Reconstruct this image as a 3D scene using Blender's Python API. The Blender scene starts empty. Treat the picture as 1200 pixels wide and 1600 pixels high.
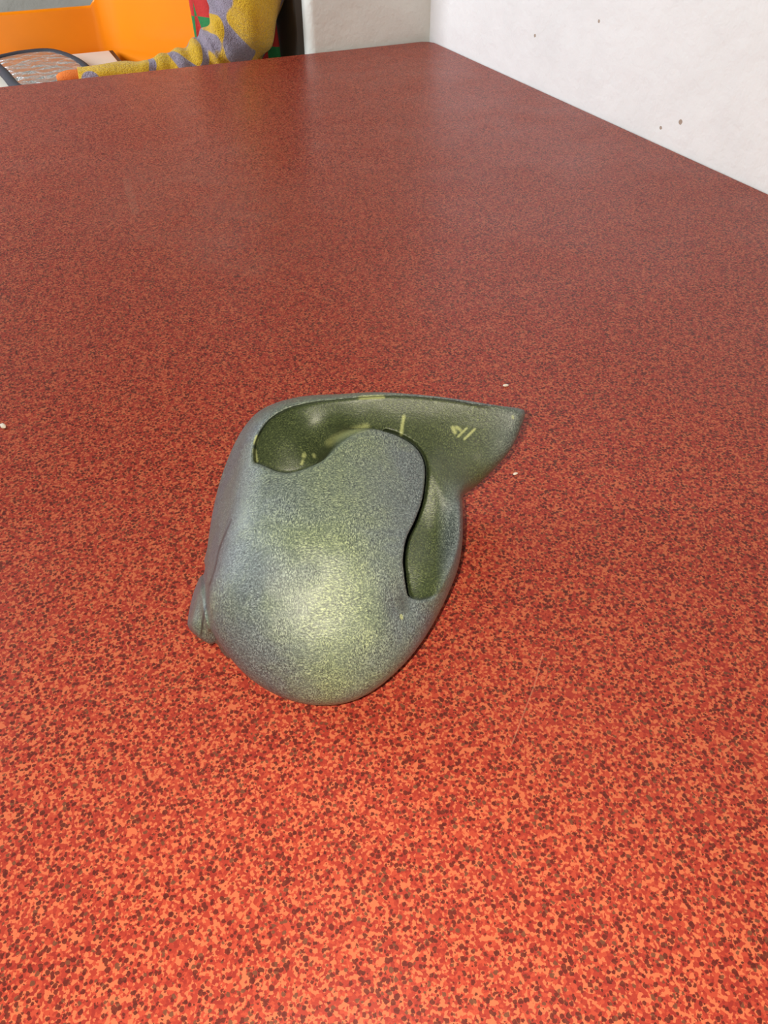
import bpy, bmesh, math, random
import numpy as np
from mathutils import Vector, Matrix

# ------------------------------------------------------------------ camera
S = bpy.context.scene
TOP = 0.75                      # height of the table top
PITCH = math.radians(42.8)      # camera looks down
YAW = math.radians(-24.74)      # and to the right of the table's long side
CAM_H = 0.45
CAM = Vector((-1.052, -2.001, TOP + CAM_H))
FPX = 1200.0
cd = bpy.data.cameras.new('camera'); cam = bpy.data.objects.new('camera', cd)
S.collection.objects.link(cam); S.camera = cam
cam.location = CAM
cam.rotation_euler = (math.pi/2 - PITCH, 0, YAW)
cd.sensor_fit = 'VERTICAL'; cd.sensor_height = 32.0; cd.lens = 32.0*FPX/1600.0
cd.clip_start = 0.01

# ------------------------------------------------------------------ light
w = bpy.data.worlds.new('world'); S.world = w; w.use_nodes = True
w.node_tree.nodes['Background'].inputs[0].default_value = (0.80, 0.88, 1.0, 1)
w.node_tree.nodes['Background'].inputs[1].default_value = 0.35
vs = S.view_settings
vs.view_transform = 'Standard'; vs.look = 'None'; vs.exposure = 0.36; vs.gamma = 1.0
vs.use_curve_mapping = False

def light(name, kind, loc, energy, color, **kw):
    d = bpy.data.lights.new(name, kind); d.energy = energy; d.color = color
    for k, v in kw.items(): setattr(d, k, v)
    o = bpy.data.objects.new(name, d); S.collection.objects.link(o); o.location = loc
    return o
# daylight entering by the window in the left-hand wall
win = light('window_daylight', 'AREA', (-2.52, 0.15, 1.68), 50.0, (0.84, 0.93, 1.0), shape='RECTANGLE', size=0.95, size_y=1.1)
win.rotation_euler = (0, math.radians(-90), 0)
# the phone's flash, a finger's breadth from its lens
fl_off = Matrix.Rotation(YAW, 3, 'Z') @ Vector((-0.022, 0.004, 0.006))
flash = light('phone_flash', 'POINT', CAM + fl_off, 15.5, (1.0, 0.91, 0.72), shadow_soft_size=0.003)

# ------------------------------------------------------------------ helpers
def link(name, me, mat=None, parent=None):
    o = bpy.data.objects.new(name, me); S.collection.objects.link(o)
    if mat: me.materials.append(mat)
    if parent: o.parent = parent
    return o
def tag(o, label=None, cat=None, group=None, kind=None):
    if label: o['label'] = label
    if cat: o['category'] = cat
    if group: o['group'] = group
    if kind: o['kind'] = kind
    return o
def empty(name, loc):
    o = bpy.data.objects.new(name, None); S.collection.objects.link(o); o.location = loc
    o.empty_display_size = 0.05
    return o
def bm_obj(name, bm, mat, parent=None, smooth=False):
    bmesh.ops.recalc_face_normals(bm, faces=bm.faces[:])
    me = bpy.data.meshes.new(name); bm.to_mesh(me); bm.free()
    if smooth: me.polygons.foreach_set('use_smooth', [True]*len(me.polygons))
    return link(name, me, mat, parent)
def add_box(bm, x0, x1, y0, y1, z0, z1):
    v = [bm.verts.new(p) for p in ((x0,y0,z0),(x1,y0,z0),(x1,y1,z0),(x0,y1,z0),(x0,y0,z1),(x1,y0,z1),(x1,y1,z1),(x0,y1,z1))]
    for f in ((3,2,1,0),(4,5,6,7),(0,1,5,4),(1,2,6,5),(2,3,7,6),(3,0,4,7)): bm.faces.new([v[i] for i in f])
def box(name, b, mat, parent=None, bevel=0.0):
    bm = bmesh.new(); add_box(bm, *b)
    if bevel: bmesh.ops.bevel(bm, geom=bm.edges[:], offset=bevel, segments=3, affect='EDGES', profile=0.5)
    return bm_obj(name, bm, mat, parent, smooth=False)
def prism(bm, pts, z0, z1):
    a = [bm.verts.new((x, y, z0)) for x, y in pts]; b = [bm.verts.new((x, y, z1)) for x, y in pts]
    n = len(pts)
    bm.faces.new(a[::-1]); bm.faces.new(b)
    for i in range(n): bm.faces.new((a[i], a[(i+1) % n], b[(i+1) % n], b[i]))

class NT:
    def __init__(s, name):
        s.m = bpy.data.materials.new(name); s.m.use_nodes = True
        s.t = s.m.node_tree; s.b = s.t.nodes['Principled BSDF']; s.out = s.t.nodes['Material Output']
    def n(s, typ, **kw):
        x = s.t.nodes.new(typ)
        for k, v in kw.items():
            if hasattr(x, k): setattr(x, k, v)
            else: x.inputs[k.replace('_', ' ')].default_value = v
        return x
    def l(s, a, b): s.t.links.new(a, b)
    def coord(s, scale=(1,1,1), out='Object'):
        tc = s.n('ShaderNodeTexCoord'); mp = s.n('ShaderNodeMapping'); mp.inputs['Scale'].default_value = scale
        s.l(tc.outputs[out], mp.inputs['Vector']); return mp.outputs[0]
    def noise(s, vec, scale, detail=3, rough=0.55, dist=0.0):
        x = s.n('ShaderNodeTexNoise'); x.inputs['Scale'].default_value = scale; x.inputs['Detail'].default_value = detail
        x.inputs['Roughness'].default_value = rough; x.inputs['Distortion'].default_value = dist
        if vec: s.l(vec, x.inputs['Vector'])
        return x.outputs['Fac']
    def voro(s, vec, scale, feature='F1', rnd=1.0):
        x = s.n('ShaderNodeTexVoronoi'); x.feature = feature; x.inputs['Scale'].default_value = scale; x.inputs['Randomness'].default_value = rnd
        s.l(vec, x.inputs['Vector']); return x
    def ramp(s, fac, stops, interp='LINEAR'):
        x = s.n('ShaderNodeValToRGB'); cr = x.color_ramp; cr.interpolation = interp
        while len(cr.elements) > len(stops): cr.elements.remove(cr.elements[-1])
        while len(cr.elements) < len(stops): cr.elements.new(0.5)
        for e, (p, c) in zip(cr.elements, stops):
            e.position = p; e.color = (c[0], c[1], c[2], 1) if not isinstance(c, (int, float)) else (c, c, c, 1)
        if fac is not None: s.l(fac, x.inputs[0])
        return x.outputs[0]
    def mix(s, fac, a, b, mode='MIX'):
        x = s.n('ShaderNodeMix', data_type='RGBA', blend_type=mode)
        for sock, v in ((x.inputs[0], fac), (x.inputs[6], a), (x.inputs[7], b)):
            if isinstance(v, (int, float)): sock.default_value = v
            elif isinstance(v, tuple): sock.default_value = (v[0], v[1], v[2], 1)
            else: s.l(v, sock)
        return x.outputs[2]
    def math(s, op, a, b=0.0):
        x = s.n('ShaderNodeMath', operation=op)
        for sock, v in ((x.inputs[0], a), (x.inputs[1], b)):
            if isinstance(v, (int, float)): sock.default_value = v
            else: s.l(v, sock)
        return x.outputs[0]
    def bump(s, h, strength, dist, normal=None):
        x = s.n('ShaderNodeBump'); x.inputs['Strength'].default_value = strength; x.inputs['Distance'].default_value = dist
        s.l(h, x.inputs['Height'])
        if normal: s.l(normal, x.inputs['Normal'])
        s.l(x.outputs[0], s.b.inputs['Normal']); return x.outputs[0]
    def set(s, **kw):
        for k, v in kw.items():
            sock = s.b.inputs[k.replace('_', ' ')]
            if hasattr(v, 'is_linked') or hasattr(v, 'links'): s.l(v, sock)
            elif isinstance(v, tuple): sock.default_value = (v[0], v[1], v[2], 1)
            else: sock.default_value = v
        return s

def srgb(r, g, b):
    f = lambda c: (c/255/12.92) if c/255 <= 0.04045 else ((c/255+0.055)/1.055)**2.4
    return (f(r), f(g), f(b))

# ------------------------------------------------------------------ materials
def mat_laminate():
    m = NT('speckled_red_laminate'); v = m.coord()
    wob = m.n('ShaderNodeTexNoise'); wob.inputs['Scale'].default_value = 560; m.l(v, wob.inputs['Vector'])
    vm = m.n('ShaderNodeVectorMath', operation='MULTIPLY_ADD'); vm.inputs[1].default_value = (0.0017,)*3
    m.l(wob.outputs['Color'], vm.inputs[0]); m.l(v, vm.inputs[2]); v2 = vm.outputs[0]
    a = m.voro(v2, 590); ra = m.n('ShaderNodeSeparateColor'); m.l(a.outputs['Color'], ra.inputs[0])
    base = m.ramp(ra.outputs[0], [(0, srgb(144, 48, 37)), (0.30, srgb(160, 61, 44)), (0.52, srgb(182, 94, 64)), (0.86, srgb(132, 41, 34))], 'CONSTANT')
    b = m.voro(v2, 385); rb = m.n('ShaderNodeSeparateColor'); m.l(b.outputs['Color'], rb.inputs[0])
    dark = m.math('MULTIPLY', m.math('LESS_THAN', b.outputs['Distance'], m.math('ADD', 0.14, m.math('MULTIPLY', rb.outputs[0], 0.50))), m.math('GREATER_THAN', rb.outputs[1], 0.18))
    dcol = m.ramp(rb.outputs[2], [(0, srgb(78, 27, 23)), (0.45, srgb(92, 35, 27)), (0.70, srgb(92, 57, 41)), (0.90, srgb(66, 24, 21))], 'CONSTANT')
    c = m.mix(m.math('MULTIPLY', dark, 0.9), base, dcol)
    # faint worn patches, one broad pale patch and a few scratches
    big = m.noise(v, 3.2, 4, 0.6); worn = m.ramp(big, [(0.45, 0.0), (0.75, 1.0)])
    c = m.mix(m.math('MULTIPLY', worn, 0.08), c, srgb(134, 80, 72))
    sxy = m.n('ShaderNodeSeparateXYZ'); m.l(v, sxy.inputs[0])
    gx_ = m.math('DIVIDE', m.math('ADD', sxy.outputs[0], 0.80), 0.22); gy_ = m.math('DIVIDE', m.math('ADD', sxy.outputs[1], 0.82), 0.34)
    gr = m.math('ADD', m.math('MULTIPLY', gx_, gx_), m.math('MULTIPLY', gy_, gy_))
    pale_patch = m.math('MULTIPLY', m.ramp(gr, [(0.0, 1.0), (1.0, 0.0)], 'EASE'), m.ramp(m.noise(v, 9, 5, 0.7, 0.8), [(0.35, 0.0), (0.7, 1.0)]))
    c = m.mix(m.math('MULTIPLY', pale_patch, 0.22), c, srgb(150, 108, 92))
    for (x1, y1), (x2, y2), wd, am in (((-0.807,-1.743),(-0.828,-1.764),0.0004,0.45), ((-0.828,-1.764),(-0.867,-1.797),0.0004,0.45), ((-0.895,-0.66),(-0.911,-0.816),0.006,0.16), ((-0.871,-0.99),(-0.80,-1.08),0.003,0.10), ((-0.823,-1.065),(-0.746,-1.187),0.002,0.12)):
        L = math.hypot(x2-x1, y2-y1); ux, uy = (x2-x1)/L, (y2-y1)/L
        px_ = m.math('SUBTRACT', sxy.outputs[0], x1); py_ = m.math('SUBTRACT', sxy.outputs[1], y1)
        al = m.math('ADD', m.math('MULTIPLY', px_, ux), m.math('MULTIPLY', py_, uy))
        pe = m.math('ADD', m.math('ABSOLUTE', m.math('SUBTRACT', m.math('MULTIPLY', px_, uy), m.math('MULTIPLY', py_, ux))), m.math('MULTIPLY', m.noise(v, 40, 2), wd))
        ed = m.math('ABSOLUTE', m.math('SUBTRACT', al, L/2))
        on = m.math('MULTIPLY', m.math('LESS_THAN', pe, wd*1.5), m.math('LESS_THAN', ed, L/2))
        c = m.mix(m.math('MULTIPLY', on, am), c, srgb(176, 120, 96))
    m.set(Base_Color=c, Specular_IOR_Level=0.22)
    rr = m.ramp(m.noise(v, 6.0, 5, 0.65), [(0.3, 0.30), (0.75, 0.46)])
    m.set(Roughness=rr)
    m.bump(m.noise(v, 900, 2), 0.12, 0.0006)
    return m.m
def mat_wall(name, col, spots=True):
    m = NT(name); v = m.coord()
    c = m.mix(m.ramp(m.noise(v, 5, 4, 0.6), [(0.4, 0.0), (0.75, 1.0)]), col, tuple(x*0.93 for x in col))
    if spots:
        vo = m.voro(v, 27); rc = m.n('ShaderNodeSeparateColor'); m.l(vo.outputs['Color'], rc.inputs[0])
        wob = m.noise(v, 90, 2)
        d = m.math('ADD', vo.outputs['Distance'], m.math('MULTIPLY', wob, 0.12))
        rad = m.math('MULTIPLY', m.math('SUBTRACT', rc.outputs[0], 0.30), 0.36)
        c = m.mix(m.math('MULTIPLY', m.math('LESS_THAN', d, rad), 0.8), c, srgb(150, 118, 88))
    m.set(Base_Color=c, Roughness=0.75)
    h = m.math('ADD', m.noise(v, 14, 4, 0.6), m.math('MULTIPLY', m.noise(v, 80, 3), 0.18))
    m.bump(h, 0.6, 0.010)
    return m.m
def mat_plain(name, col, rough=0.5, bump=None, **kw):
    m = NT(name); v = m.coord()
    c = m.mix(m.noise(v, 12, 3), tuple(x*0.93 for x in col), tuple(min(1, x*1.05) for x in col))
    m.set(Base_Color=c, Roughness=rough, **kw)
    if bump: m.bump(m.noise(v, bump[0], 3), bump[1], bump[2])
    return m.m
def mat_stone():
    m = NT('grey_green_soapstone'); v = m.coord()
    at = m.n('ShaderNodeAttribute'); at.attribute_name = 'hollow'; hol = at.outputs['Fac']
    # fine rasp and sanding marks in two directions
    f1 = m.noise(m.coord((1.0, 0.5, 0.7)), 1250, 4, 0.7)
    f2 = m.noise(m.coord((0.55, 1.0, 0.8)), 1100, 4, 0.7)
    fine = m.mix(m.ramp(m.noise(v, 30, 2), [(0.40, 0.0), (0.60, 1.0)]), f1, f2)
    sx = m.n('ShaderNodeSeparateXYZ'); m.l(v, sx.inputs[0])
    # a paler yellow-green vein runs down the front of the bulb
    dxv = m.math('SUBTRACT', m.math('ADD', sx.outputs[0], m.math('MULTIPLY', m.noise(v, 22, 4, 0.6), 0.05)), 0.036)
    vein = m.math('SUBTRACT', 1.0, m.math('MULTIPLY', m.math('ABSOLUTE', dxv), 20.0))
    patch = m.math('ADD', m.math('MULTIPLY', m.noise(v, 17, 4, 0.6, 0.5), 0.9), m.math('MULTIPLY', m.math('MAXIMUM', vein, 0.0), 0.27))
    grey = m.ramp(fine, [(0.36, srgb(36, 43, 48)), (0.50, srgb(75, 85, 89)), (0.66, srgb(134, 145, 147))])
    green = m.ramp(fine, [(0.36, srgb(42, 50, 42)), (0.50, srgb(89, 101, 81)), (0.66, srgb(160, 170, 128))])
    body = m.mix(m.ramp(patch, [(0.40, 0.0), (0.78, 1.0)]), grey, green)
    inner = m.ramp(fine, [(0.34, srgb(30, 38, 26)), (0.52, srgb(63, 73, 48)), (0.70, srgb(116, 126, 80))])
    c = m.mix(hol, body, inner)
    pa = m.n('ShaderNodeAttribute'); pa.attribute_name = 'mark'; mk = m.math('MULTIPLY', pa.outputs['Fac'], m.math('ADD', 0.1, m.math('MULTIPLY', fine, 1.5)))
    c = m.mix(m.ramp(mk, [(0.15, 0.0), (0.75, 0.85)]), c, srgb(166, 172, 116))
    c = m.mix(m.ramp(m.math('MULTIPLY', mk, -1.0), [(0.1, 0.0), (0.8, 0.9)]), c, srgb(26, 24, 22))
    m.set(Base_Color=c, Roughness=0.38, Specular_IOR_Level=0.8)
    h = m.math('ADD', fine, m.math('MULTIPLY', m.noise(v, 180, 3), 0.5))
    m.bump(h, 0.5, 0.0009)
    return m.m

def mat_foil():
    m = NT('crinkled_silver_foil'); v = m.coord()
    m.set(Base_Color=(0.78, 0.84, 0.88), Metallic=1.0, Roughness=0.3)
    a = m.voro(v, 26); h = m.math('ADD', a.outputs['Distance'], m.math('MULTIPLY', m.noise(v, 60, 3), 0.7))
    m.bump(h, 0.7, 0.03)
    return m.m
def mat_fleece():
    m = NT('yellow_lilac_fleece'); v = m.coord((1.0, 1.0, 1.0))
    f = m.noise(m.coord((1.0, 0.5, 0.55)), 15, 1.0, 0.4, 0.5)
    fz = m.noise(v, 420, 2)
    yel = m.ramp(fz, [(0.3, srgb(196, 146, 8)), (0.7, srgb(246, 200, 34))])
    lil = m.ramp(fz, [(0.3, srgb(120, 108, 124)), (0.7, srgb(172, 158, 176))])
    m.set(Base_Color=m.mix(m.ramp(f, [(0.535, 0.0), (0.55, 1.0)]), yel, lil), Roughness=0.95, Sheen_Weight=0.3)
    m.bump(m.math('ADD', fz, m.noise(v, 130, 3)), 0.8, 0.006)
    return m.m
def mat_patch():
    m = NT('red_green_patchwork'); v = m.coord((1, 1, 1))
    c = m.n('ShaderNodeTexChecker'); c.inputs['Scale'].default_value = 15.0
    c.inputs['Color1'].default_value = (*srgb(196, 52, 50), 1); c.inputs['Color2'].default_value = (*srgb(44, 132, 76), 1)
    m.l(v, c.inputs['Vector'])
    m.set(Base_Color=c.outputs['Color'], Roughness=0.9); m.bump(m.noise(v, 200, 3), 0.5, 0.003)
    return m.m

M = {
 'laminate': mat_laminate(),
 'wall_r': mat_wall('white_plaster_spotted', srgb(243, 240, 239)),
 'wall_b': mat_wall('white_plaster', srgb(240, 241, 234), False),
 'floor': mat_plain('grey_floor', srgb(140, 130, 120), 0.6),
 'ceil': mat_plain('ceiling_boards', srgb(120, 108, 92), 0.9), 'wall_f': mat_plain('buff_wall_paint', srgb(228, 224, 216), 0.9),
 'wall_a': mat_wall('grey_plaster', srgb(168, 164, 156), False), 'shade_strip': mat_plain('painted_shade', srgb(62, 54, 46), 0.7),  # the dark brown is shade put into colour
 'edge': mat_plain('table_edge_band', srgb(104, 46, 40), 0.45),
 'leg': mat_plain('table_leg_steel', srgb(70, 70, 72), 0.4, Metallic=0.8),
 'wood': mat_plain('bench_wood', srgb(150, 110, 70), 0.6),
 'orange': mat_plain('glossy_orange_plastic', srgb(248, 138, 6), 0.30, Specular_IOR_Level=0.3),
 'stone': mat_stone(),
 'foil': mat_foil(), 'binding': mat_plain('dark_binding', srgb(52, 54, 62), 0.8), 'card': mat_plain('white_card', srgb(226, 216, 202), 0.7),
 'black': mat_plain('black_tape', srgb(28, 26, 28), 0.5), 'fleece': mat_fleece(), 'cuff': mat_plain('orange_knit', srgb(226, 120, 50), 0.9, (300, 0.6, 0.003)), 'patch': mat_patch(),
}

# ------------------------------------------------------------------ room
# the room's corner is at (0, 0): right wall x = 0, far wall y = 0
RX = -0.325           # where the far wall ends and the alcove begins
def struct(name, bm, mat):
    return tag(bm_obj(name, bm, mat), kind='structure')
bm = bmesh.new(); add_box(bm, -2.75, 0.15, -3.6, 1.5, -0.1, 0.0); struct('floor', bm, M['floor'])
bm = bmesh.new(); add_box(bm, -2.75, 0.15, -3.6, 1.5, 2.6, 2.7); struct('ceiling', bm, M['ceil'])
bm = bmesh.new(); add_box(bm, 0.004, 0.15, -3.6, 1.5, 0, 2.6); struct('wall_right', bm, M['wall_r'])
bm = bmesh.new()
r = 0.02; y0 = 0.012
pts = [(RX, 1.35)] + [(RX + r - r*math.cos(a), y0 + r - r*math.sin(a)) for a in [math.pi/2*i/8 for i in range(9)]] + [(0.004, y0), (0.004, 1.35)]
prism(bm, pts, 0, 2.6); wb = struct('wall_back', bm, M['wall_b'])
bm = bmesh.new(); add_box(bm, -2.75, RX, 1.35, 1.5, 0, 2.6); struct('wall_alcove', bm, M['wall_a'])
bm = bmesh.new(); add_box(bm, RX-0.016, RX, 0.045, 0.60, 0, 2.6); struct('alcove_shade_1', bm, M['shade_strip'])  # added dark strip standing in for shade on the alcove's side wall
bm = bmesh.new(); add_box(bm, -2.75, 0.15, -3.6, -3.5, 0, 2.6); struct('wall_front', bm, M['wall_f'])
bm = bmesh.new()
for b in ((-2.75,-2.6,-3.5,-0.40,0,2.6), (-2.75,-2.6,1.0,1.35,0,2.6), (-2.75,-2.6,-0.40,1.0,0,1.05), (-2.75,-2.6,-0.40,1.0,2.35,2.6)): add_box(bm, *b)
struct('wall_left', bm, M['wall_b'])

# ------------------------------------------------------------------ table
tbl = tag(empty('table', (-0.75, -1.1, 0)), 'large table with speckled red laminate top, pushed into the white wall corner', 'table')
def tchild(o, p):
    o.parent = p; o.matrix_parent_inverse = Matrix.Translation(-p.location); return o
bm = bmesh.new()
cr = 0.022; X0, X1, Y0, Y1 = -1.5, -0.001, -2.2, 0.0
pts = []
for cx, cy, a0 in ((X1-cr, Y1-cr, 0), (X0+cr, Y1-cr, 90), (X0+cr, Y0+cr, 180), (X1-cr, Y0+cr, 270)):
    for i in range(9):
        a = math.radians(a0 + 90*i/8); pts.append((cx + cr*math.cos(a), cy + cr*math.sin(a)))
prism(bm, pts, TOP-0.03, TOP)
ee = [e for e in bm.edges if all(abs(v.co.z-TOP) < 1e-6 for v in e.verts)]
bmesh.ops.bevel(bm, geom=ee, offset=0.003, segments=3, affect='EDGES', profile=0.5)
tchild(bm_obj('table_top', bm, M['laminate']), tbl)
for lx in (X0+0.08, X1-0.08):
    for ly in (Y0+0.08, Y1-0.08):
        tchild(box('leg', (lx-0.025, lx+0.025, ly-0.025, ly+0.025, 0, TOP-0.03), M['leg'], None, 0.004), tbl)

# ------------------------------------------------------------------ sculpture: a volume of blended solids, hollowed and meshed
Z0 = lambda a, b: (270 + a/2.069, 580 + b/2.069)     # measured positions on the photograph
OUT = [(430,70),(520,68),(620,66),(720,70),(820,78),(920,90),(1000,103),(1060,112),(1120,120),(1138,130),(1134,160),(1110,220),(1080,270),(1030,325),(985,368),(940,402),(937,430),(938,480),(937,540),(930,600),(918,650),(895,710),(870,765),(830,840),(780,910),(720,975),(650,1035),(580,1075),(510,1094),(440,1095),(370,1080),(300,1048),(240,1005),(190,950),(160,910),(140,888),(110,878),(75,855),(46,825),(46,790),(55,745),(70,700),(95,645),(98,620),(97,560),(98,480),(103,400),(118,320),(145,255),(190,185),(250,130),(330,90),(380,77)]
OPEN = [(262,290),(264,240),(285,190),(320,150),(380,118),(460,100),(540,92),(620,84),(720,80),(820,86),(920,98),(1000,112),(1130,118),(1200,300),(1000,430),(940,600),(890,700),(850,725),(800,738),(765,728),(757,705),(750,660),(746,605),(757,540),(785,480),(808,410),(817,330),(808,280),(780,240),(730,210),(680,193),(640,188),(600,197),(560,220),(520,255),(490,285),(460,302),(420,318),(380,328),(340,325),(300,308),(275,298)]
SLIT = [(765,728),(757,705),(750,660),(746,605),(757,540),(785,480),(808,410),(817,330),(808,280),(780,240),(730,210),(690,197)]
GX0, GX1, GY0, GY1 = 240, 880, 560, 1160
def smooth_poly(pts, closed=True, sub=6):
    n = len(pts); out = []
    for i in range(n if closed else n-1):
        g = lambda k: pts[k % n] if closed else pts[min(max(k, 0), n-1)]
        p0, p1, p2, p3 = (np.array(g(i+k-1), float) for k in range(4))
        for j in range(sub):
            t = j/sub
            out.append(0.5*((2*p1)+(-p0+p2)*t+(2*p0-5*p1+4*p2-p3)*t*t+(-p0+3*p1-3*p2+p3)*t**3))
    if not closed: out.append(np.array(pts[-1], float))
    return np.array(out)
def field2d(pts, closed=True):
    P = smooth_poly([Z0(*p) for p in pts], closed)
    xs = np.arange(GX0, GX1+1, 2.0); ys = np.arange(GY0, GY1+1, 2.0)
    X, Y = np.meshgrid(xs, ys)
    d = np.full(X.shape, 1e9); ins = np.zeros(X.shape, bool)
    m = len(P)
    for i in range(m if closed else m-1):
        a, b = P[i], P[(i+1) % m]; e = b-a
        t = np.clip(((X-a[0])*e[0]+(Y-a[1])*e[1])/max(e@e, 1e-9), 0, 1)
        d = np.minimum(d, np.hypot(X-a[0]-t*e[0], Y-a[1]-t*e[1]))
        if closed:
            c = ((a[1] > Y) != (b[1] > Y))
            with np.errstate(divide='ignore', invalid='ignore'):
                ins ^= c & (X < (b[0]-a[0])*(Y-a[1])/(b[1]-a[1])+a[0])
    return np.where(ins, -d, d) if closed else d
def sample2d(F, px, py):
    u = np.clip((px-GX0)/2.0, 0, F.shape[1]-1.001); v = np.clip((py-GY0)/2.0, 0, F.shape[0]-1.001)
    i = u.astype(int); j = v.astype(int); fu = u-i; fv = v-j
    return (F[j, i]*(1-fu)+F[j, i+1]*fu)*(1-fv)+(F[j+1, i]*(1-fu)+F[j+1, i+1]*fu)*fv
cp, sp = math.cos(PITCH), math.sin(PITCH)
def project(x, y, z):            # sculpture frame: camera above the origin, looking along +y
    dz = z-CAM_H
    dep = y*cp-dz*sp; dn = -y*sp-dz*cp
    return 600+FPX*x/dep, 800+FPX*dn/dep, dep
def smin(a, b, k):
    h = np.clip(0.5+0.5*(b-a)/k, 0, 1); return b*(1-h)+a*h-k*h*(1-h)
def smax(a, b, k): return -smin(-a, -b, k)
def rotm(rz, ry, rx):
    a, b, c = (math.radians(v) for v in (rz, ry, rx))
    Z = np.array([[math.cos(a), -math.sin(a), 0], [math.sin(a), math.cos(a), 0], [0, 0, 1]])
    Y = np.array([[math.cos(b), 0, math.sin(b)], [0, 1, 0], [-math.sin(b), 0, math.cos(b)]])
    X = np.array([[1, 0, 0], [0, math.cos(c), -math.sin(c)], [0, math.sin(c), math.cos(c)]])
    return Z @ Y @ X
def ell(x, y, z, c, r, rz=0.0, ry=0.0, rx=0.0):
    R = rotm(rz, ry, rx).T
    dx, dy, dz = x-c[0], y-c[1], z-c[2]
    a, b, e = (R[i][0]*dx+R[i][1]*dy+R[i][2]*dz for i in range(3))
    k0 = np.sqrt((a/r[0])**2+(b/r[1])**2+(e/r[2])**2); k1 = np.sqrt((a/r[0]**2)**2+(b/r[1]**2)**2+(e/r[2]**2)**2)
    return k0*(k0-1)/np.maximum(k1, 1e-9)
def capsule(x, y, z, a, b, r0, r1, flat=None):
    ax, ay, az = a; ex, ey, ez = (b[i]-a[i] for i in range(3))
    t = np.clip(((x-ax)*ex+(y-ay)*ey+(z-az)*ez)/(ex*ex+ey*ey+ez*ez), 0, 1)
    return np.sqrt((x-ax-t*ex)**2+(y-ay-t*ey)**2+(z-az-t*ez)**2)-(r0+(r1-r0)*t)
F_OUT, F_OPEN, F_SLIT = field2d(OUT), field2d(OPEN), field2d(SLIT, False)
F_FOLD = field2d([(98,630),(104,700),(114,790),(142,892)], False)
F_CRACK = np.minimum(field2d([(190,480),(155,560),(138,630),(120,690)], False), field2d([(106,760),(98,800),(92,850)], False))
def view_ell(x, y, z, zc, far, r, roll=0.0):      # an ellipsoid gouge whose long axis points out of the hollow
    px, py = Z0(*zc); n = np.array([(px-600)/FPX, cp-(py-800)/FPX*sp, -sp-(py-800)/FPX*cp]); n /= np.linalg.norm(n)
    c = np.array([0, 0, CAM_H])+n*(far-r[2])
    e1 = np.cross(n, (0, 0, 1)); e1 /= np.linalg.norm(e1); e2 = np.cross(e1, n)
    q = math.radians(roll); u = e1*math.cos(q)+e2*math.sin(q); v = e2*math.cos(q)-e1*math.sin(q)
    dx, dy, dz = x-c[0], y-c[1], z-c[2]
    a, b, e = (w[0]*dx+w[1]*dy+w[2]*dz for w in (u, v, n))
    k0 = np.sqrt((a/r[0])**2+(b/r[1])**2+(e/r[2])**2); k1 = np.sqrt((a/r[0]**2)**2+(b/r[1]**2)**2+(e/r[2]**2)**2)
    return k0*(k0-1)/np.maximum(k1, 1e-9)
def at_ray(zx, zy, dist):
    px, py = Z0(zx, zy); n = np.array([(px-600)/FPX, cp-(py-800)/FPX*sp, -sp-(py-800)/FPX*cp])
    return np.array([0, 0, CAM_H])+n/np.linalg.norm(n)*dist
def tools(x, y, z, px, py, dep):
    t = view_ell(x, y, z, (400, 385), 0.606, (0.046, 0.074, 0.080), 12)
    t = smin(t, capsule(x, y, z, (-0.02, 0.452, 0.150), (0.085, 0.450, 0.138), 0.048, 0.048), 0.025)
    t = smin(t, view_ell(x, y, z, (825, 400), 0.556, (0.026, 0.045, 0.040), 8), 0.028)
    t = smin(t, view_ell(x, y, z, (785, 590), 0.524, (0.026, 0.042, 0.036), -4), 0.020)
    op = sample2d(F_OPEN, px, py)*dep/FPX
    t = smax(t, op, 0.003)
    sl = sample2d(F_SLIT, px, py)*dep/FPX - 0.0030
    return t, op, sl
def main_solid(x, y, z, px, py, dep):
    d = ell(x, y, z, (-0.050, 0.392, 0.055), (0.090, 0.112, 0.069), 10)
    d = smin(d, ell(x, y, z, (-0.040, 0.362, 0.038), (0.074, 0.090, 0.042), 12), 0.025)
    d = smin(d, ell(x, y, z, (-0.040, 0.455, 0.068), (0.092, 0.062, 0.064), 5), 0.03)
    d = smin(d, ell(x, y, z, (0.050, 0.482, 0.070), (0.100, 0.034, 0.070), 18, 0, -24), 0.022)
    d = smin(d, ell(x, y, z, (0.02, 0.40, 0.045), (0.045, 0.075, 0.050), -18), 0.02)
    d = smin(d, ell(x, y, z, (-0.126, 0.368, 0.016), (0.036, 0.048, 0.040), 12), 0.008)
    o = sample2d(F_OUT, px, py)*dep/FPX
    d = smax(d, o, 0.008)
    d = smax(d, -0.88*x-0.05*y+0.47*z-0.1185, 0.012)
    d = d + 0.0018*np.exp(-(sample2d(F_FOLD, px, py)/4.0)**2)
    d = d + 0.0035*np.exp(-(((px-Z0(742, 0)[0])/22)**2+((py-Z0(0, 752)[1])/34)**2))
    return smax(d, 0.0005-z, 0.006)
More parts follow.
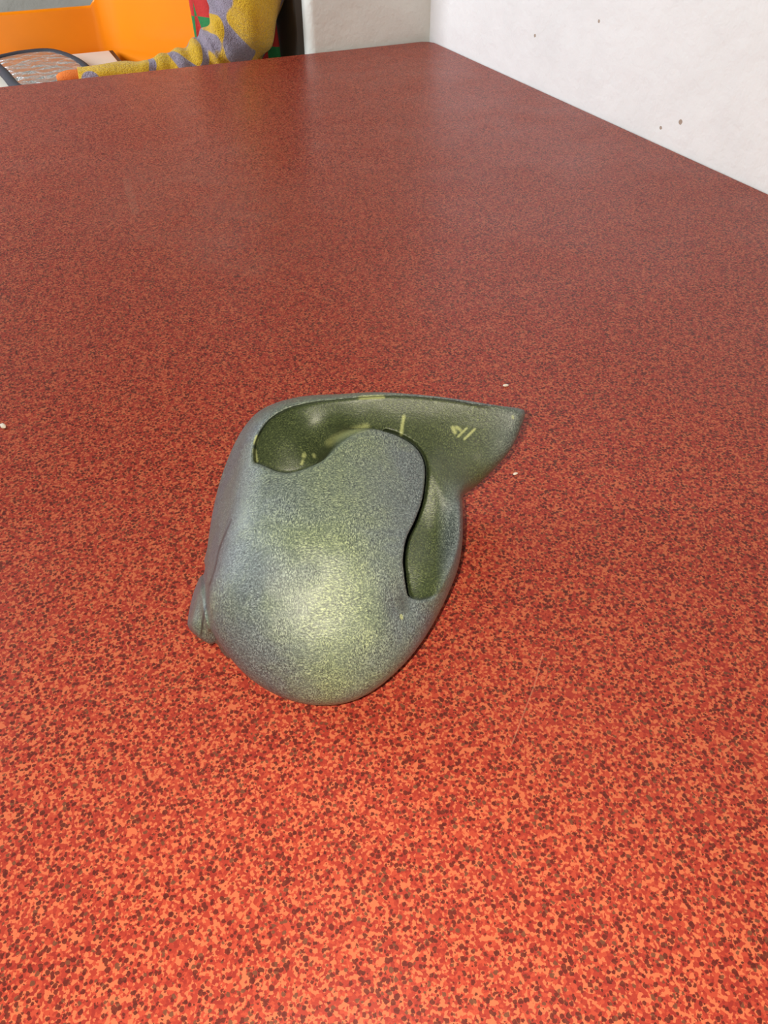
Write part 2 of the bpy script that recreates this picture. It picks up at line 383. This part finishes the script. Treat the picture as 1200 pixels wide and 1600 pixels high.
def volume(x, y, z):
    px, py, dep = project(x, y, z)
    d = main_solid(x, y, z, px, py, dep)
    t, op, sl = tools(x, y, z, px, py, dep)
    d2 = smax(d, -t, np.clip(0.0025-op*0.8, 0.0025, 0.016))
    a, b = at_ray(590, 250, 0.557), at_ray(490, 220, 0.600)
    sad = np.maximum(capsule(x, y, z, a, b, 0.011, 0.012), d+0.010)
    d2 = smin(d2, sad, 0.012)
    sh = np.clip(-d2, 0, 0.016)*0.40*FPX/dep            # the slit leans in under the flap
    sl = sample2d(F_SLIT, px+sh, py-sh*0.5)*dep/FPX-0.0027
    op2 = sample2d(F_OPEN, px+sh, py-sh*0.5)*dep/FPX
    far = np.sqrt(x*x+y*y+(z-CAM_H)**2)-(0.540+0.060*(720-(py-580)*2.069)/520)
    slot = np.maximum(np.maximum(sl, op2-0.0003), np.maximum(-(d2+0.015), far))
    return np.maximum(d2, -slot), t
def surface_nets(f, org, h):
    s = f < 0
    nx, ny, nz = f.shape
    acc = np.zeros((nx-1, ny-1, nz-1, 3)); cnt = np.zeros((nx-1, ny-1, nz-1))
    cs = [(i, j, k) for i in (0, 1) for j in (0, 1) for k in (0, 1)]
    g = lambda a, c: a[c[0]:nx-1+c[0], c[1]:ny-1+c[1], c[2]:nz-1+c[2]]
    for a in cs:
        for ax in range(3):
            if a[ax] == 0:
                b = list(a); b[ax] = 1
                fa, fb = g(f, a), g(f, b); m = (fa < 0) != (fb < 0)
                t = np.where(m, fa/np.where(m, fa-fb, 1), 0)
                for q in range(3): acc[..., q] += m*(a[q]+(t if q == ax else 0))
                cnt += m
    act = cnt > 0
    idx = -np.ones(act.shape, int); idx[act] = np.arange(act.sum())
    ijk = np.argwhere(act); V = (ijk+acc[act]/cnt[act][:, None])*h+np.array(org)
    faces = []
    for ax in range(3):
        o1, o2 = [(1, 2), (2, 0), (0, 1)][ax]
        lo = [slice(1, -1)]*3; lo[ax] = slice(0, -1); hi = list(lo); hi[ax] = slice(1, None)
        sa, sb = s[tuple(lo)], s[tuple(hi)]
        for flip in (0, 1):
            e = np.argwhere((sa & ~sb) if not flip else (~sa & sb))
            if len(e) == 0: continue
            base = e.copy(); base[:, o1] += 1; base[:, o2] += 1
            q = []
            for d1, d2 in ((1, 1), (0, 1), (0, 0), (1, 0)):
                c = base.copy(); c[:, o1] -= d1; c[:, o2] -= d2
                q.append(idx[c[:, 0], c[:, 1], c[:, 2]])
            q = np.stack(q, 1)
            faces.append(q[:, ::-1] if flip else q)
    return V, np.concatenate(faces)
H = 0.0009; B = 8
def axis(a, b): n = int(math.ceil((b-a)/H/B))*B; return a+H*np.arange(n)
gx, gy, gz = axis(-0.160, 0.146), axis(0.262, 0.562), axis(-0.004, 0.146)
mid = lambda g: g.reshape(-1, B).mean(1)
cf = volume(*np.broadcast_arrays(*np.meshgrid(mid(gx), mid(gy), mid(gz), indexing='ij', sparse=True)))[0]
fld = np.repeat(np.repeat(np.repeat(np.where(cf < 0, -1.0, 1.0), B, 0), B, 1), B, 2)
near = np.argwhere(np.abs(cf) < B*H*1.9)          # refine only the blocks near the surface
f6 = fld.reshape(len(gx)//B, B, len(gy)//B, B, len(gz)//B, B)
for k in range(0, len(near), 1500):
    n3 = near[k:k+1500]
    bx = gx.reshape(-1, B)[n3[:, 0]][:, :, None, None]; by = gy.reshape(-1, B)[n3[:, 1]][:, None, :, None]; bz = gz.reshape(-1, B)[n3[:, 2]][:, None, None, :]
    f6[n3[:, 0], :, n3[:, 1], :, n3[:, 2], :] = volume(*np.broadcast_arrays(bx, by, bz))[0]
V, Q = surface_nets(fld, (gx[0], gy[0], gz[0]), H)
ppx, ppy, pdep = project(V[:, 0], V[:, 1], V[:, 2]); opv = sample2d(F_OPEN, ppx, ppy)*pdep/FPX; tocam = np.array([0, 0, CAM_H])-V
base = np.array((-0.04, 0.41, 0.0)); V = V-base
me = bpy.data.meshes.new('stone_sculpture')
me.from_pydata(V.tolist(), [], Q.tolist())
me.polygons.foreach_set('use_smooth', [True]*len(me.polygons))
me.update()
nn = np.empty(len(V)*3, np.float32); me.vertex_normals.foreach_get('vector', nn); nn = nn.reshape(-1, 3)
stp = lambda v, a, b: np.clip((v-a)/(b-a), 0, 1)
zx, zy = (ppx-270)*2.069, (ppy-580)*2.069
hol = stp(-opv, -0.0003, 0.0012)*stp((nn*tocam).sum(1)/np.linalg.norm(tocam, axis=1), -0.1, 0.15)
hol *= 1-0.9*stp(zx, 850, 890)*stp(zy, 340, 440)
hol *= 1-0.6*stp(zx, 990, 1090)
mark = np.zeros(len(V))
STROKES = [(1, 7, [(605,86),(640,84),(680,83)]), (1, 6, [(747,145),(742,175),(738,205)]), (1, 7, [(905,182),(912,198)]), (1, 4, [(922,212),(950,184)]), (1, 4.5, [(942,220),(958,205),(976,187)]), (1, 5, [(930,190),(918,180)]),
 (1, 7, [(272,212),(266,232)]), (1, 7, [(264,255),(270,290)]), (1, 8, [(425,270),(424,274)]), (1, 5, [(420,290),(416,300)]), (1, 6, [(455,270),(458,276)]), (0.62, 16, [(505,232),(545,206),(590,190),(625,180)]), (1, 6, [(738,788),(740,798)]),  # the wide faint stroke paints the lit slope of the saddle as pale colour
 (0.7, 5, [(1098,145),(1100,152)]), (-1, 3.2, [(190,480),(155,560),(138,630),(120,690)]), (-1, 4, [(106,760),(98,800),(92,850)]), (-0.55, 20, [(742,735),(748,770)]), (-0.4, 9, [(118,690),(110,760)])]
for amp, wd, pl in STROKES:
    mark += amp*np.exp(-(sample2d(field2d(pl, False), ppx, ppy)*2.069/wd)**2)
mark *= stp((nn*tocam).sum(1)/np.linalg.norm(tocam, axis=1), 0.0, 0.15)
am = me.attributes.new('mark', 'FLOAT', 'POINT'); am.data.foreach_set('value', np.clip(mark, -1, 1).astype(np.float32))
at = me.attributes.new('hollow', 'FLOAT', 'POINT'); at.data.foreach_set('value', hol.astype(np.float32))
me.update()
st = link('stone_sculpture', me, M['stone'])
st.location = Vector((CAM.x, CAM.y, TOP)) + Matrix.Rotation(YAW, 3, 'Z') @ Vector(base)
st.rotation_euler = (0, 0, YAW)
tag(st, 'carved grey-green stone shell form with a hollow and pointed tip, standing on the red table', 'sculpture')

# ------------------------------------------------------------------ what lies beyond the table, in the alcove
bench = tag(empty('low_bench', (-0.93, 0.36, 0)), 'low wooden bench behind the table, under the orange tub', 'bench')
tchild(box('bench_top', (-1.55, -0.345, 0.07, 0.70, 0.575, 0.60), M['wood'], None, 0.003), bench)
for lx in (-1.50, -0.40):
    for ly in (0.12, 0.65):
        tchild(box('leg', (lx-0.02, lx+0.02, ly-0.02, ly+0.02, 0, 0.575), M['wood'], None, 0.003), bench)

def round_corners(P, rads, n=6):
    out = []
    for i, p in enumerate(P):
        a, b = Vector(P[i-1])-Vector(p), Vector(P[(i+1) % len(P)])-Vector(p)
        r = min(rads[i], a.length*0.45, b.length*0.45); q0 = Vector(p)+a.normalized()*r; q1 = Vector(p)+b.normalized()*r
        for k in range(n+1):
            t = k/n; out.append(tuple(q0*(1-t)**2+Vector(p)*2*t*(1-t)+q1*t*t))
    return out
tub = tag(empty('orange_tub', (-0.95, 0.35, 0.60)), 'glossy orange plastic tub behind the table, holding foil, card and cloth', 'tub')
plan = round_corners([(-1.48, 0.60), (-0.694, 0.60), (-0.46, 0.30), (-0.415, 0.085), (-1.48, 0.085)], [0.08, 0.045, 0.08, 0.04, 0.06])
dens = []
for i, p in enumerate(plan):
    q = plan[(i+1) % len(plan)]; L = math.dist(p, q); k = max(1, int(L/0.03))
    dens += [(p[0]+(q[0]-p[0])*j/k, p[1]+(q[1]-p[1])*j/k) for j in range(k)]
def rim_z(x, y):                       # low at the front, higher along the angled right-hand end
    t = min(1, max(0, (x+0.735)/0.05)); t = t*t*(3-2*t)
    f = min(1, max(0, (y-0.09)/0.16)); f = f*f*(3-2*f)
    return 0.70 + (0.785+0.13*t-0.70)*f
bm = bmesh.new(); cx, cy = -0.95, 0.345
def ring(scale_in, zf):
    out = []
    for x, y in dens:
        d = Vector((x-cx, y-cy)); L = d.length; d = d*(1-scale_in/L)
        out.append(bm.verts.new((cx+d.x, cy+d.y, zf(x, y))))
    return out
outer = [ring(0.035, lambda x, y: 0.6005), ring(0.012, lambda x, y: 0.66), ring(0.0, lambda x, y: rim_z(x, y)-0.004)]
rimo = [ring(-0.004, lambda x, y: rim_z(x, y)-0.004), ring(-0.004, lambda x, y: rim_z(x, y)+0.003), ring(0.007, lambda x, y: rim_z(x, y)+0.003)]
inner = [ring(0.008, lambda x, y: rim_z(x, y)-0.004), ring(0.018, lambda x, y: 0.68), ring(0.026, lambda x, y: 0.635), ring(0.036, lambda x, y: 0.620), ring(0.06, lambda x, y: 0.615)]
seq = outer+rimo+inner; n = len(dens)
for a, b in zip(seq, seq[1:]):
    for i in range(n): bm.faces.new((a[i], a[(i+1) % n], b[(i+1) % n], b[i]))
bm.faces.new(seq[0][::-1]); bm.faces.new(seq[-1])
tchild(bm_obj('shell', bm, M['orange'], None, True), tub)

crt = tag(empty('white_box', (-0.90, 0.33, 0.6155)), 'flat white cardboard box lying in the orange tub under the foil pad', 'box')
tchild(box('carton', (-1.15, -0.722, 0.15, 0.562, 0.6155, 0.685), M['card'], None, 0.002), crt)
bm = bmesh.new(); add_box(bm, -0.7225, -0.712, 0.42, 0.565, 0.64, 0.684); tchild(bm_obj('black_end', bm, M['black']), crt)

pad = tag(empty('foil_pad', (-0.92, 0.30, 0.686)), 'silver foil-lined pad with dark bound edge, lying in the orange tub', 'foil pad')
PO = smooth_poly([(-1.025,0.483),(-0.977,0.528),(-0.935,0.54),(-0.886,0.533),(-0.852,0.478),(-0.828,0.392),(-0.819,0.282),(-0.834,0.19),(-0.892,0.165),(-0.95,0.162),(-0.993,0.194),(-1.011,0.349)], True, 5)
pc = PO.mean(0)
bm = bmesh.new(); prev = None
for s_, zz in ((1.0, 0.688), (1.0, 0.698), (0.93, 0.705), (0.75, 0.708), (0.5, 0.709), (0.25, 0.7095)):
    cur = [bm.verts.new((pc[0]+(x-pc[0])*s_, pc[1]+(y-pc[1])*s_, zz)) for x, y in PO]
    if prev:
        for i in range(len(PO)): bm.faces.new((prev[i], prev[(i+1) % len(PO)], cur[(i+1) % len(PO)], cur[i]))
    else: bm.faces.new(cur[::-1])
    prev = cur
bm.faces.new(prev); tchild(bm_obj('foil_face', bm, M['foil'], None, True), pad)

def tube(name, path, radii, mat, closed=False, seg=14, fn=None, sub=6):
    P = np.array(path, float); Rr = np.array(radii, float)
    if not closed:
        Q4 = smooth_poly([tuple(p)+(r_,) for p, r_ in zip(path, radii)], False, sub)
        P, Rr = Q4[:, :3], Q4[:, 3]
    bm = bmesh.new(); rings = []; n = len(P); up = Vector((0.13, 0.21, 0.97)).normalized()
    for i in range(n):
        a = Vector(P[(i-1) % n] if closed or i > 0 else P[i]); b = Vector(P[(i+1) % n] if closed or i < n-1 else P[i])
        t = (b-a).normalized(); e1 = t.cross(up).normalized(); e2 = t.cross(e1)
        rg = []
        for k in range(seg):
            q = 2*math.pi*k/seg; rr = Rr[i]*(fn(i/(n-1), q) if fn else 1)
            rg.append(bm.verts.new(Vector(P[i])+e1*math.cos(q)*rr+e2*math.sin(q)*rr))
        rings.append(rg)
    for i in range(n if closed else n-1):
        a, b = rings[i], rings[(i+1) % n]
        for k in range(seg): bm.faces.new((a[k], a[(k+1) % seg], b[(k+1) % seg], b[k]))
    if not closed: bm.faces.new(rings[0][::-1]); bm.faces.new(rings[-1])
    return bm_obj(name, bm, mat, None, True)
tchild(tube('binding', [(x, y, 0.698) for x, y in PO], [0.012]*len(PO), M['binding'], True, 8), pad)

slv = tag(empty('fleece_garment', (-0.45, 0.14, 0.616)), 'yellow and lilac fleece garment with scrunched sleeve, heaped in the orange tub', 'garment')
def wrinkle(t, q):
    w = 0.10*math.exp(-((t-0.50)/0.20)**2)*math.sin(t*78+0.8*math.sin(q)) + 0.05*math.sin(t*31+2*q) + 0.05*math.sin(3*q+t*14) + 0.03*math.sin(7*q-t*23)
    return 1+w
path = [(-0.855,0.172,0.716),(-0.80,0.165,0.712),(-0.736,0.165,0.709),(-0.681,0.165,0.708),(-0.627,0.163,0.714),(-0.568,0.163,0.722),(-0.515,0.16,0.742),(-0.462,0.14,0.785),(-0.436,0.127,0.84),(-0.425,0.125,0.92),(-0.43,0.125,1.0)]
rad = [0.018, 0.026, 0.030, 0.030, 0.036, 0.042, 0.055, 0.076, 0.084, 0.080, 0.055]
tchild(tube('sleeve', path, rad, M['fleece'], False, 28, wrinkle, 12), slv)
tchild(tube('folded_body', [(-0.60,0.19,0.652),(-0.54,0.19,0.662),(-0.49,0.18,0.68),(-0.455,0.17,0.72),(-0.44,0.16,0.80)], [0.028,0.042,0.050,0.058,0.06], M['fleece'], False, 20, wrinkle, 8), slv)
tchild(tube('orange_cuff', [(-0.905,0.176,0.716),(-0.895,0.175,0.716),(-0.875,0.174,0.716),(-0.85,0.172,0.716)], [0.006,0.012,0.016,0.015], M['cuff'], False, 14), slv)

bm = bmesh.new(); cols = []; NX, NZ = 30, 26
def cloth(off):
    g = []
    for i in range(NX+1):
        u = i/NX; row = []
        for j in range(NZ+1):
            v = j/NZ
            x = -0.530+0.185*u-0.02*v*(1-u); z = 0.64+0.40*v
            y = 0.266-0.075*u+0.012*math.sin(u*17+v*3)+0.008*math.sin(v*9+u*4)+off
            row.append(bm.verts.new((x, y, z)))
        g.append(row)
    return g
ga, gb = cloth(0.0), cloth(0.014)
for g, f in ((ga, 1), (gb, -1)):
    for i in range(NX):
        for j in range(NZ): bm.faces.new((g[i][j], g[i+1][j], g[i+1][j+1], g[i][j+1])[::f])
for i in range(NX):
    for j in (0, NZ): bm.faces.new((ga[i][j], ga[i+1][j], gb[i+1][j], gb[i][j]))
for j in range(NZ):
    for i in (0, NX): bm.faces.new((ga[i][j], ga[i][j+1], gb[i][j+1], gb[i][j]))
pt = bm_obj('patchwork_cloth', bm, M['patch'], None, True)
tag(pt, 'red and green patchwork cloth behind the yellow fleece garment', 'cloth')

# crumbs on the table
rng = random.Random(4)
for (cx_, cy_), sz, lab in (((-1.136, -1.293), 0.0030, 'pale crumb on the red table, left of the sculpture'), ((-0.652, -1.437), 0.0022, 'small pale crumb on the table behind the sculpture tip'), ((-0.719, -1.564), 0.0018, 'tiny grey crumb on the table under the sculpture tip')):
    bm = bmesh.new(); bmesh.ops.create_icosphere(bm, subdivisions=2, radius=sz)
    for v_ in bm.verts: v_.co = Vector((v_.co.x*1.5, v_.co.y*0.8, v_.co.z*0.55))*(1+0.35*(rng.random()-0.5))
    zmin = min(v_.co.z for v_ in bm.verts)
    o = bm_obj('crumb', bm, M['card'], None, True); o.location = (cx_, cy_, TOP-zmin); o.rotation_euler.z = rng.random()*3
    tag(o, lab, 'crumb', 'crumbs on the table')
